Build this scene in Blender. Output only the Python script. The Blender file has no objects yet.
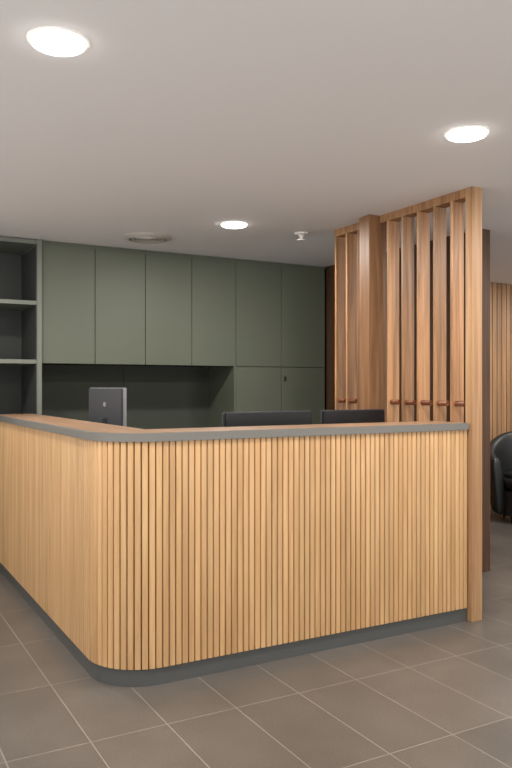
import bpy, bmesh, math, random
from mathutils import Vector, Matrix
random.seed(4)
S=bpy.context.scene
try:
    S.view_settings.view_transform='Standard'; S.view_settings.look='None'
except Exception as e: print(e)
def lin(c): 
    c=c/255.0
    return c/12.92 if c<=0.04045 else ((c+0.055)/1.055)**2.4
def rgb(r,g,b): return (lin(r),lin(g),lin(b),1)
# ---------------- materials
def mat_plain(name,col,rough=0.6,metal=0,noise=0.04,nscale=8,spec=0.5,bump=0):
    m=bpy.data.materials.new(name); m.use_nodes=True; nt=m.node_tree; b=nt.nodes['Principled BSDF']
    tc=nt.nodes.new('ShaderNodeTexCoord'); n=nt.nodes.new('ShaderNodeTexNoise'); n.inputs['Scale'].default_value=nscale; n.inputs['Detail'].default_value=4
    nt.links.new(tc.outputs['Object'],n.inputs['Vector'])
    mr=nt.nodes.new('ShaderNodeMapRange'); mr.inputs['To Min'].default_value=1-noise; mr.inputs['To Max'].default_value=1+noise
    nt.links.new(n.outputs['Fac'],mr.inputs['Value'])
    hs=nt.nodes.new('ShaderNodeHueSaturation'); hs.inputs['Color'].default_value=col
    nt.links.new(mr.outputs['Result'],hs.inputs['Value']); nt.links.new(hs.outputs['Color'],b.inputs['Base Color'])
    b.inputs['Roughness'].default_value=rough; b.inputs['Metallic'].default_value=metal
    b.inputs['Specular IOR Level'].default_value=spec
    if bump:
        bp=nt.nodes.new('ShaderNodeBump'); bp.inputs['Strength'].default_value=bump; bp.inputs['Distance'].default_value=0.002
        nt.links.new(n.outputs['Fac'],bp.inputs['Height']); nt.links.new(bp.outputs['Normal'],b.inputs['Normal'])
    return m
def mat_wood(name,c1,c2,rough=0.45,var=0.12,stretch=(14,14,0.7),huev=0.01):
    m=bpy.data.materials.new(name); m.use_nodes=True; nt=m.node_tree; b=nt.nodes['Principled BSDF']; L=nt.links.new
    tc=nt.nodes.new('ShaderNodeTexCoord'); geo=nt.nodes.new('ShaderNodeNewGeometry')
    mp=nt.nodes.new('ShaderNodeMapping'); mp.inputs['Scale'].default_value=stretch
    ml=nt.nodes.new('ShaderNodeMath'); ml.operation='MULTIPLY'; ml.inputs[1].default_value=37.0
    L(geo.outputs['Random Per Island'],ml.inputs[0])
    cx=nt.nodes.new('ShaderNodeCombineXYZ'); 
    for i in range(3): L(ml.outputs[0],cx.inputs[i])
    va=nt.nodes.new('ShaderNodeVectorMath'); va.operation='ADD'
    L(tc.outputs['Object'],mp.inputs['Vector']); L(mp.outputs['Vector'],va.inputs[0]); L(cx.outputs[0],va.inputs[1])
    n=nt.nodes.new('ShaderNodeTexNoise'); n.inputs['Scale'].default_value=3; n.inputs['Detail'].default_value=6; n.inputs['Distortion'].default_value=0.6
    L(va.outputs[0],n.inputs['Vector'])
    cr=nt.nodes.new('ShaderNodeValToRGB'); cr.color_ramp.elements[0].position=0.32; cr.color_ramp.elements[1].position=0.7
    cr.color_ramp.elements[0].color=c2; cr.color_ramp.elements[1].color=c1
    L(n.outputs['Fac'],cr.inputs['Fac'])
    mr=nt.nodes.new('ShaderNodeMapRange'); mr.inputs['To Min'].default_value=1-var; mr.inputs['To Max'].default_value=1+var
    L(geo.outputs['Random Per Island'],mr.inputs['Value'])
    hs=nt.nodes.new('ShaderNodeHueSaturation'); L(cr.outputs['Color'],hs.inputs['Color']); L(mr.outputs['Result'],hs.inputs['Value'])
    L(hs.outputs['Color'],b.inputs['Base Color']); b.inputs['Roughness'].default_value=rough
    return m
def mat_tiles(name):
    m=bpy.data.materials.new(name); m.use_nodes=True; nt=m.node_tree; b=nt.nodes['Principled BSDF']; L=nt.links.new
    tc=nt.nodes.new('ShaderNodeTexCoord'); mp=nt.nodes.new('ShaderNodeMapping'); mp.inputs['Location'].default_value=(TX,TY,0)
    L(tc.outputs['Object'],mp.inputs['Vector'])
    br=nt.nodes.new('ShaderNodeTexBrick'); br.offset=0; br.squash=1
    br.inputs['Scale'].default_value=1; br.inputs['Brick Width'].default_value=0.3; br.inputs['Row Height'].default_value=0.6
    br.inputs['Mortar Size'].default_value=0.0022; br.inputs['Mortar Smooth'].default_value=0.1
    br.inputs['Color1'].default_value=rgb(85,80,75); br.inputs['Color2'].default_value=rgb(93,87,81); br.inputs['Mortar'].default_value=rgb(130,124,116)
    L(mp.outputs['Vector'],br.inputs['Vector'])
    n=nt.nodes.new('ShaderNodeTexNoise'); n.inputs['Scale'].default_value=3; n.inputs['Detail'].default_value=8; L(tc.outputs['Object'],n.inputs['Vector'])
    n2=nt.nodes.new('ShaderNodeTexNoise'); n2.inputs['Scale'].default_value=110; n2.inputs['Detail'].default_value=3; L(tc.outputs['Object'],n2.inputs['Vector'])
    ad=nt.nodes.new('ShaderNodeMath'); ad.operation='ADD'; L(n.outputs['Fac'],ad.inputs[0]); L(n2.outputs['Fac'],ad.inputs[1])
    mr=nt.nodes.new('ShaderNodeMapRange'); mr.inputs['From Max'].default_value=2; mr.inputs['To Min'].default_value=0.3; mr.inputs['To Max'].default_value=1.7; L(ad.outputs[0],mr.inputs['Value'])
    hs=nt.nodes.new('ShaderNodeHueSaturation'); L(br.outputs['Color'],hs.inputs['Color']); L(mr.outputs['Result'],hs.inputs['Value'])
    L(hs.outputs['Color'],b.inputs['Base Color']); b.inputs['Roughness'].default_value=0.36
    bp=nt.nodes.new('ShaderNodeBump'); bp.invert=True; bp.inputs['Strength'].default_value=0.4; bp.inputs['Distance'].default_value=0.002
    L(br.outputs['Fac'],bp.inputs['Height']); L(bp.outputs['Normal'],b.inputs['Normal'])
    return m
def mat_emit(name,col,st):
    m=bpy.data.materials.new(name); m.use_nodes=True; nt=m.node_tree
    e=nt.nodes.new('ShaderNodeEmission'); e.inputs[0].default_value=col; e.inputs[1].default_value=st
    nt.links.new(e.outputs[0],nt.nodes['Material Output'].inputs[0]); return m
TX,TY=-0.2,-0.28
M_floor=mat_tiles('floor_tiles')
M_ceil=mat_plain('ceiling_paint',rgb(236,235,236),0.9,noise=0.01,nscale=2,spec=0.1)
M_wall=mat_plain('wall_paint',rgb(215,211,205),0.85,noise=0.02)
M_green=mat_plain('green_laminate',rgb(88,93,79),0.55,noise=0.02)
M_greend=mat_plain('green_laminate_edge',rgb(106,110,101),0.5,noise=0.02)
M_green_shade=mat_plain('green_laminate_niche_shade',rgb(60,65,55),0.6,noise=0.02)  # the green laminate again, with the recess shade put into its colour
M_shelfin=mat_plain('shelf_interior',rgb(54,57,54),0.6,noise=0.02)
M_grey=mat_plain('counter_edge_grey',rgb(108,106,101),0.45,noise=0.02)
M_kick=mat_plain('kickboard_grey',rgb(84,85,84),0.4,noise=0.03)
M_oak=mat_wood('oak_battens',rgb(210,171,124),rgb(184,143,97),0.42,0.09,(8,8,0.5))
M_oakb=mat_wood('oak_backing',rgb(100,70,42),rgb(84,58,36),0.6,0.0)
M_top=mat_wood('counter_top_timber',rgb(164,132,106),rgb(142,110,86),0.3,0.0,(5,0.6,5))
M_gum=mat_wood('spotted_gum',rgb(188,143,101),rgb(132,93,61),0.45,0.2,(10,10,0.5))
M_gum2=mat_wood('spotted_gum_dark',rgb(92,64,44),rgb(66,45,31),0.45,0.1,(10,10,0.5))
M_col=mat_wood('spotted_gum_column',rgb(152,112,78),rgb(114,80,53),0.45,0.05,(8,8,0.5))
M_feat=mat_wood('feature_battens_timber',rgb(176,138,100),rgb(142,106,74),0.45,0.12,(10,10,0.4))
M_postw=mat_wood('post_timber',rgb(184,146,106),rgb(146,108,74),0.45,0.0,(10,10,0.4))
M_rod=mat_wood('dowel_timber',rgb(128,76,48),rgb(100,58,38),0.4,0.1)
M_black=mat_plain('black_plastic',rgb(26,26,28),0.4,noise=0.03)
M_dgrey=mat_plain('dark_grey_plastic',rgb(66,67,70),0.45,noise=0.03)
M_silver=mat_plain('silver_metal',rgb(170,172,176),0.35,metal=0.5,noise=0.02)
M_scr=mat_plain('screen_glass',rgb(12,12,14),0.12,noise=0.01)
M_leather=mat_plain('black_leather',rgb(30,31,32),0.38,noise=0.15,nscale=60,bump=0.3)
M_desk=mat_plain('desk_laminate',rgb(110,106,98),0.5)
M_white=mat_plain('white_plastic',rgb(232,230,226),0.5,noise=0.01)
M_vent=mat_plain('vent_grille',rgb(186,180,172),0.6,noise=0.02)
M_lamp=mat_emit('lamp_diffuser',(1,0.96,0.90,1),14)
# ---------------- helpers
def link(o,parent=None):
    S.collection.objects.link(o)
    if parent: o.parent=parent
    return o
def empty(name,loc=(0,0,0),rot=0):
    e=bpy.data.objects.new(name,None); e.location=loc; e.rotation_euler=(0,0,rot); e.empty_display_size=0.1
    return link(e)
def mesh_obj(name,bm,mat,parent=None,smooth=False):
    bmesh.ops.recalc_face_normals(bm,faces=bm.faces)
    me=bpy.data.meshes.new(name); bm.to_mesh(me); bm.free()
    if smooth:
        for p in me.polygons: p.use_smooth=True
    o=bpy.data.objects.new(name,me); me.materials.append(mat); return link(o,parent)
def add_box(bm,a,b):
    x0,y0,z0=a; x1,y1,z1=b
    v=[bm.verts.new(p) for p in [(x0,y0,z0),(x1,y0,z0),(x1,y1,z0),(x0,y1,z0),(x0,y0,z1),(x1,y0,z1),(x1,y1,z1),(x0,y1,z1)]]
    for f in [(0,3,2,1),(4,5,6,7),(0,1,5,4),(1,2,6,5),(2,3,7,6),(3,0,4,7)]: bm.faces.new([v[i] for i in f])
def box(name,a,b,mat,parent=None,bev=0.0):
    bm=bmesh.new(); add_box(bm,a,b)
    if bev: bmesh.ops.bevel(bm,geom=bm.edges[:],offset=bev,segments=2,affect='EDGES')
    return mesh_obj(name,bm,mat,parent)
def boxes(name,lst,mat,parent=None,bev=0.0):
    bm=bmesh.new()
    for a,b in lst: add_box(bm,a,b)
    if bev: bmesh.ops.bevel(bm,geom=bm.edges[:],offset=bev,segments=1,affect='EDGES')
    return mesh_obj(name,bm,mat,parent)
def prism(name,pts,z0,z1,mat,parent=None):
    bm=bmesh.new(); add_prism(bm,pts,z0,z1); return mesh_obj(name,bm,mat,parent)
def add_prism(bm,pts,z0,z1):
    lo=[bm.verts.new((x,y,z0)) for x,y in pts]; hi=[bm.verts.new((x,y,z1)) for x,y in pts]
    bm.faces.new(lo[::-1]); bm.faces.new(hi); n=len(pts)
    for i in range(n): bm.faces.new([lo[i],lo[(i+1)%n],hi[(i+1)%n],hi[i]])
def add_cyl(bm,p,r,h,seg,r2=None,axis='Z'):
    t=bmesh.new(); bmesh.ops.create_cone(t,cap_ends=True,segments=seg,radius1=r,radius2=r if r2 is None else r2,depth=h)
    R=Matrix.Identity(4)
    if axis=='Y': R=Matrix.Rotation(math.pi/2,4,'X')
    if axis=='X': R=Matrix.Rotation(math.pi/2,4,'Y')
    bmesh.ops.transform(t,matrix=Matrix.Translation(p)@R,verts=t.verts)
    me=bpy.data.meshes.new('t'); t.to_mesh(me); t.free(); bm.from_mesh(me); bpy.data.meshes.remove(me)
def cyl(name,p,r,h,mat,parent=None,seg=48,r2=None,axis='Z'):
    bm=bmesh.new(); add_cyl(bm,p,r,h,seg,r2,axis); return mesh_obj(name,bm,mat,parent)
def lathe(name,prof,c,mat,parent=None,seg=64):
    bm=bmesh.new(); rings=[]
    for r,z in prof:
        rings.append([bm.verts.new((c[0]+r*math.cos(2*math.pi*i/seg),c[1]+r*math.sin(2*math.pi*i/seg),c[2]+z)) for i in range(seg)])
    for a,b in zip(rings,rings[1:]):
        for i in range(seg): bm.faces.new([a[i],a[(i+1)%seg],b[(i+1)%seg],b[i]])
    return mesh_obj(name,bm,mat,parent,smooth=False)
CH=2.41; YS=-2.2; XW=-2.6
# ---------------- room shell
box('floor',(XW,YS,-0.1),(9,6.5,0),M_floor)
box('ceiling',(XW,YS,CH),(9,6.5,CH+0.1),M_ceil)
box('wall_back',(XW,6.3,0),(9,6.5,CH),M_wall)
box('wall_right',(8.9,YS,0),(9,6.3,CH),M_wall)
w=empty('wall_left')
boxes('masonry',[((XW,YS,0),(XW+.1,6.3,0.1)),((XW,YS,2.33),(XW+.1,6.3,CH)),((XW,4.9,0.1),(XW+.1,6.3,2.33))],M_wall,w)
wf=empty('added_window_2')  # unseen glazing, added so side light evens out and lifts the ceiling
boxes('frame',[((XW+.02,y-0.03,0.1),(XW+.08,y+0.03,2.33)) for y in (YS+.13,-0.4,1.4,3.1,4.87)],M_black,wf)
w=empty('wall_front')
boxes('masonry',[((XW+.1,YS,0),(8.9,YS+.1,0.1)),((XW+.1,YS,2.33),(8.9,YS+.1,CH)),((8.5,YS,0.1),(8.9,YS+.1,2.33))],M_wall,w)
wf=empty('added_window_1')  # unseen glazing behind the camera, added to let world light in
boxes('frame',[((x-0.03,YS+.02,0.1),(x+0.03,YS+.08,2.33)) for x in (-2.47,-0.3,1.9,4.1,6.3,8.47)],M_black,wf)
# timber wall to the right of the desk zone
w=empty('wall_timber_partition')
box('core',(3.93,3.86,0),(4.0,5.72,CH),M_gum2,w)
n=13; L0=3.86; dl=(5.70-L0)/n
boxes('boards',[((3.912,L0+i*dl+0.003,0),(3.93,L0+(i+1)*dl-0.003,CH)) for i in range(n)],M_gum2,w)
box('end_post',(3.905,3.80,0),(4.01,3.86,CH),M_gum2,w,0.002)
# battened feature wall beyond
w=empty('wall_feature_battens')
box('core',(4.0,5.74,0),(8.9,6.3,CH),M_gum2,w)
boxes('battens',[((4.02+i*0.07,5.70,0),(4.02+i*0.07+0.061,5.74,CH)) for i in range(69)],M_feat,w,0.003)
# ---------------- storage wall
Yc=5.7
cab=empty('storage_cabinet')
xs=[1.32,1.735,2.15,2.56,2.975,3.43,3.90]
g=0.0025; zt=CH-0.03; zs=1.48
box('filler_top',(1.32,Yc+0.015,zt+0.002),(3.90,Yc+0.05,CH-0.001),M_green,cab)
box('upper_carcass',(1.321,Yc+0.02,zs+0.003),(2.975,6.2,zt),M_shelfin,cab)
box('tall_carcass',(2.977,Yc+0.02,0.1),(3.899,6.29,zt),M_shelfin,cab)
box('tall_side_panel',(2.957,Yc+0.002,0.1),(2.976,6.2,zs),M_green,cab)
boxes('upper_doors',[((xs[i]+g,Yc,zs),(xs[i+1]-g,Yc+0.019,zt)) for i in range(6)],M_green,cab,0.001)
boxes('tall_doors',[((xs[i]+g,Yc,0.1),(xs[i+1]-g,Yc+0.019,zs-0.005)) for i in (4,5)],M_green,cab,0.001)
box('plinth',(1.32,Yc+0.05,0),(3.90,Yc+0.07,0.1),M_kick,cab)
boxes('niche_back',[((1.32,6.2,0.9),(2.14,6.22,zs+0.2)),((2.145,6.2,0.9),(2.957,6.22,zs+0.2))],M_green_shade,cab)
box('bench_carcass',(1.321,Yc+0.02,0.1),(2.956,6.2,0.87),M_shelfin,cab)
box('bench_top',(1.321,Yc-0.01,0.87),(2.956,6.2,0.90),M_green_shade,cab)
boxes('bench_doors',[((xs[i]+g,Yc,0.1),(min(xs[i+1],2.955)-g,Yc+0.019,0.865)) for i in range(4)],M_green,cab)
cyl('lock_barrel',(3.47,Yc-0.008,1.38),0.009,0.016,M_black,cab,axis='Y',seg=20)
box('lock_plate',(3.462,Yc-0.004,1.35),(3.478,Yc,1.395),M_black,cab)
# open shelving
sh=empty('open_shelf_unit')
x0,x1=0.45,1.318
boxes('side_panels',[((x1-0.035,Yc-0.03,0),(x1,6.28,CH-0.001)),((x0,Yc-0.03,0),(x0+0.035,6.28,CH-0.001))],M_greend,sh)
box('back_panel',(x0+0.035,6.2,0),(x1-0.035,6.22,CH-0.001),M_shelfin,sh)
boxes('shelves',[((x0+0.035,Yc-0.02,z),(x1-0.035,6.2,z+0.03)) for z in (0.1,0.5,0.98,1.475,1.915,CH-0.04)],M_greend,sh)
box('inner_lining',(x1-0.040,Yc-0.01,0.13),(x1-0.0351,6.2,CH-0.05),M_shelfin,sh)
# ---------------- reception counter
XL,YF,R=0.98,3.05,0.25; XE=3.035; YB=Yc-0.035
def path(d,step=0.02):
    r=R-d; pts=[(XL+d,YB)]
    if r>0.01:
        n=24; c=(XL+R,YF+R)
        for i in range(n+1):
            a=math.pi+ (math.pi/2)*i/n
            pts.append((c[0]+r*math.cos(a),c[1]+r*math.sin(a)))
    else: pts.append((XL+d,YF+d))
    pts.append((XE,YF+d)); return pts
def band(name,d0,d1,z0,z1,mat,parent): return prism(name,path(d0)+path(d1)[::-1],z0,z1,mat,parent)
rc=empty('reception_counter')
band('kickboard',0.0,0.05,0,0.075,M_kick,rc)
band('backing_panel',0.002,0.10,0.076,1.062,M_oakb,rc)
band('top_slab',-0.018,0.28,1.063,1.100,M_grey,rc)
band('top_inlay',0.0,0.268,1.1001,1.1012,M_top,rc)
bm=bmesh.new(); pitch=0.0305; wv=0.0262; dv=0.0125
L1=YB-(YF+R); La=R*math.pi/2; L2=XE-(XL+R); tot=L1+La+L2
def at(s):
    if s<L1: return Vector((XL,YB-s)),Vector((0,-1)),Vector((-1,0))
    s2=s-L1
    if s2<La:
        a=math.pi+s2/R; c=Vector((XL+R,YF+R)); nrm=Vector((math.cos(a),math.sin(a)))
        return c+nrm*R, Vector((-math.sin(a),math.cos(a))), nrm
    return Vector((XL+R+s2-La,YF)),Vector((1,0)),Vector((0,-1))
n=int(tot/pitch); pitch=tot/n
for i in range(n):
    p,t,nr=at((i+0.5)*pitch)
    prof=[(-wv/2,-0.002),(-wv/2,dv*0.7),(-wv*0.4,dv),(wv*0.4,dv),(wv/2,dv*0.7),(wv/2,-0.002)]
    add_prism(bm,[tuple(p+t*u+nr*(v-0.004)) for u,v in prof],0.077,1.062)
mesh_obj('tambour_battens',bm,M_oak,rc)
# staff desk behind the counter
dk=empty('staff_desk')
box('front_worktop',(XL+0.11,YF+0.11,0.70),(2.93,YF+0.85,0.73),M_desk,dk)
box('side_worktop',(XL+0.11,YF+0.851,0.70),(XL+0.85,5.60,0.73),M_desk,dk)
boxes('legs',[((x,y,0),(x+0.05,y+0.05,0.70)) for x,y in ((2.87,YF+0.78),(2.87,YF+0.13),(1.15,5.5),(1.75,5.5),(1.75,3.82),(1.15,3.2))],M_dgrey,dk)
# monitors
def monitor(loc,rot,W,H,zc,silver=False):
    m=empty('computer_monitor',(loc[0],loc[1],0.731),rot)   # back faces -Y locally
    z=zc-0.731
    box('bezel',(-W/2,0.0,z-H/2),(W/2,0.026,z+H/2),M_silver if silver else M_dgrey,m,0.004)
    box('back_shell',(-W/2+0.004,-0.012,z-H/2+0.004),(W/2-0.004,0.004,z+H/2-0.004),M_dgrey if silver else M_black,m,0.005)
    if not silver: box('hump',(-W/4,-0.03,z-H/3),(W/4,-0.011,z+H/10),M_black,m,0.008)
    box('screen',(-W/2+0.012,0.0262,z-H/2+0.012),(W/2-0.012,0.0275,z+H/2-0.012),M_scr,m)
    box('stem',(-0.03,-0.05,0.012),(0.03,-0.0125 if silver else -0.029,z-0.04),M_dgrey,m,0.004)
    box('foot',(-0.11,-0.12,0.0),(0.11,0.08,0.012),M_dgrey,m,0.003)
    lathe('logo',[(0.0001,0),(0.016,0.0)],(0,0,0),M_silver,m,24).matrix_local=Matrix.Translation((0,-0.013,z+0.05))@Matrix.Rotation(math.pi/2,4,'X')
    return m
monitor((1.545,4.83),math.radians(-74),0.40,0.32,1.135,True)
monitor((2.10,3.62),math.radians(3),0.59,0.33,0.998)
monitor((2.73,3.68),math.radians(-2),0.46,0.30,1.012)
# ---------------- slat screen
sc=empty('slatted_timber_screen')
ys=[3.18,3.322,3.464,3.606,3.748,4.06,4.19,4.32]
boxes('slats',[((3.045,y-0.009,0.05),(3.136,y+0.009,CH-0.05)) for y in ys],M_gum,sc,0.002)
box('post_front',(3.045,3.02,0),(3.125,3.07,CH-0.001),M_postw,sc,0.002)
boxes('top_rail',[((3.05,3.071,CH-0.049),(3.13,3.829,CH-0.001)),((3.05,3.941,CH-0.049),(3.13,4.34,CH-0.001))],M_gum,sc)
boxes('bottom_rail',[((3.05,3.071,0),(3.13,3.829,0.05)),((3.05,3.941,0),(3.13,4.34,0.05))],M_gum,sc)
box('column',(2.965,3.83,0),(3.105,3.94,CH-0.001),M_col,sc,0.003)
bm=bmesh.new()
for y in ys: add_cyl(bm,(3.075,y-0.03,1.205),0.016,0.11,20,axis='Y')
mesh_obj('pegs',bm,M_rod,sc)
# ---------------- ceiling fixtures
def downlight(x,y,r=0.088,power=27,nm='downlight'):
    e=empty(nm,(x,y,CH))
    lathe('trim_ring',[(r+0.012,-0.0005),(r+0.010,-0.004),(r,-0.005),(r-0.002,-0.003)],(0,0,0),M_white,e)
    lathe('diffuser',[(r-0.002,-0.002),(r-0.004,-0.012),(r-0.012,-0.016),(0.0001,-0.018)],(0,0,0),M_lamp,e)
    ld=bpy.data.lights.new('lamp','AREA'); ld.shape='DISK'; ld.size=2*r; ld.energy=power; ld.color=(1,0.95,0.89)
    lo=bpy.data.objects.new('lamp',ld); lo.location=(0,0,-0.021); link(lo,e)
for x in (-1.17,0.61,2.39,4.17,6.1):
    for y in (0.25,2.40): downlight(x,y)
for x,y in ((-1.17,4.5),(0.61,4.5),(2.34,4.51),(5.9,4.5),(7.6,4.5)): downlight(x,y)
v=empty('ceiling_vent',(1.984,5.21,CH))
lathe('outer_cone',[(0.17,-0.0005),(0.172,-0.008),(0.15,-0.022),(0.135,-0.02)],(0,0,0),M_vent,v)
for k,rr in enumerate((0.125,0.095,0.065)):
    lathe('ring_%d'%k,[(rr,-0.004),(rr-0.005,-0.024),(rr-0.022,-0.020),(rr-0.02,-0.004)],(0,0,0),M_vent,v)
cyl('hub',(0,0,-0.012),0.035,0.022,M_vent,v,32)
s=empty('sprinkler_head',(2.90,4.54,CH))
lathe('rose',[(0.05,-0.0005),(0.047,-0.010),(0.024,-0.016),(0.014,-0.03),(0.014,-0.042),(0.0001,-0.042)],(0,0,0),M_white,s,32)
boxes('yoke',[((-0.016,-0.003,-0.05),(-0.012,0.003,-0.038)),((0.012,-0.003,-0.05),(0.016,0.003,-0.038))],M_white,s)
cyl('deflector',(0,0,-0.052),0.03,0.006,M_white,s,24)
# ---------------- armchair
ac=empty('armchair',(5.86,5.05,0),math.radians(-35))
def arc_shell(name,ri,ro,z0f,z1f,a0,a1,mat,parent,n=28):
    bm=bmesh.new(); rings=[]
    for i in range(n+1):
        a=a0+(a1-a0)*i/n; z0=z0f; z1=z1f(i/n)
        sec=[]
        m=10
        for k in range(m):
            th=2*math.pi*k/m
            cx_,cz=(ri+ro)/2,(z0+z1)/2
            ex=0.5
            u=math.copysign(abs(math.cos(th))**ex,math.cos(th))*(ro-ri)/2; vv=math.copysign(abs(math.sin(th))**ex,math.sin(th))*(z1-z0)/2
            rr=cx_+u+0.03*(vv/((z1-z0)/2))
            sec.append(bm.verts.new((rr*math.cos(a),rr*math.sin(a),cz+vv)))
        rings.append(sec)
    for A,B in zip(rings,rings[1:]):
        for k in range(m): bm.faces.new([A[k],A[(k+1)%m],B[(k+1)%m],B[k]])
    bm.faces.new(rings[0]); bm.faces.new(rings[-1][::-1])
    o=mesh_obj(name,bm,mat,parent,True); md=o.modifiers.new('s','SUBSURF'); md.levels=1; md.render_levels=2; return o
arc_shell('back_and_arms',0.28,0.40,0.06,lambda t:0.62+0.25*math.sin(math.pi*t)**1.5,math.radians(-25),math.radians(205),M_leather,ac)
bm=bmesh.new(); bmesh.ops.create_cone(bm,cap_ends=True,segments=40,radius1=0.285,radius2=0.285,depth=0.16)
bmesh.ops.translate(bm,vec=(0,-0.02,0.38),verts=bm.verts)
bmesh.ops.bevel(bm,geom=[e for e in bm.edges if abs(e.verts[0].co.z-e.verts[1].co.z)<1e-4],offset=0.04,segments=4,affect='EDGES')
mesh_obj('seat_cushion',bm,M_leather,ac,True)
cyl('seat_base',(0,-0.02,0.185),0.285,0.23,M_leather,ac)
for i,(x,y) in enumerate(((-0.2,-0.16),(0.2,-0.16),(-0.2,0.18),(0.2,0.18))):
    cyl('leg_%d'%(i+1),(x,y,0.04),0.015,0.08,M_black,ac,20,0.02)
# ---------------- world: overcast sky above, bright lower half added to throw light up onto the ceiling
W=bpy.data.worlds.new('World'); S.world=W; W.use_nodes=True; nt=W.node_tree; bg=nt.nodes['Background']
tc=nt.nodes.new('ShaderNodeTexCoord'); sx=nt.nodes.new('ShaderNodeSeparateXYZ'); nt.links.new(tc.outputs['Generated'],sx.inputs[0])
cr=nt.nodes.new('ShaderNodeValToRGB'); cr.color_ramp.elements[0].position=0.47; cr.color_ramp.elements[1].position=0.53
cr.color_ramp.elements[0].color=(1,0.98,0.96,1); cr.color_ramp.elements[1].color=(0.17,0.18,0.19,1)
mr=nt.nodes.new('ShaderNodeMapRange'); mr.inputs['From Min'].default_value=-1; nt.links.new(sx.outputs['Z'],mr.inputs['Value'])
nt.links.new(mr.outputs['Result'],cr.inputs['Fac']); nt.links.new(cr.outputs['Color'],bg.inputs[0]); bg.inputs[1].default_value=3.0
cd=bpy.data.cameras.new('Camera'); cd.sensor_fit='VERTICAL'; cd.sensor_height=36; cd.lens=746/768*36; cd.shift_y=3/768; cd.clip_end=60
co=bpy.data.objects.new('Camera',cd); co.location=(0,0,1.3); co.rotation_euler=(math.radians(90),0,math.radians(-29.1)); link(co); S.camera=co
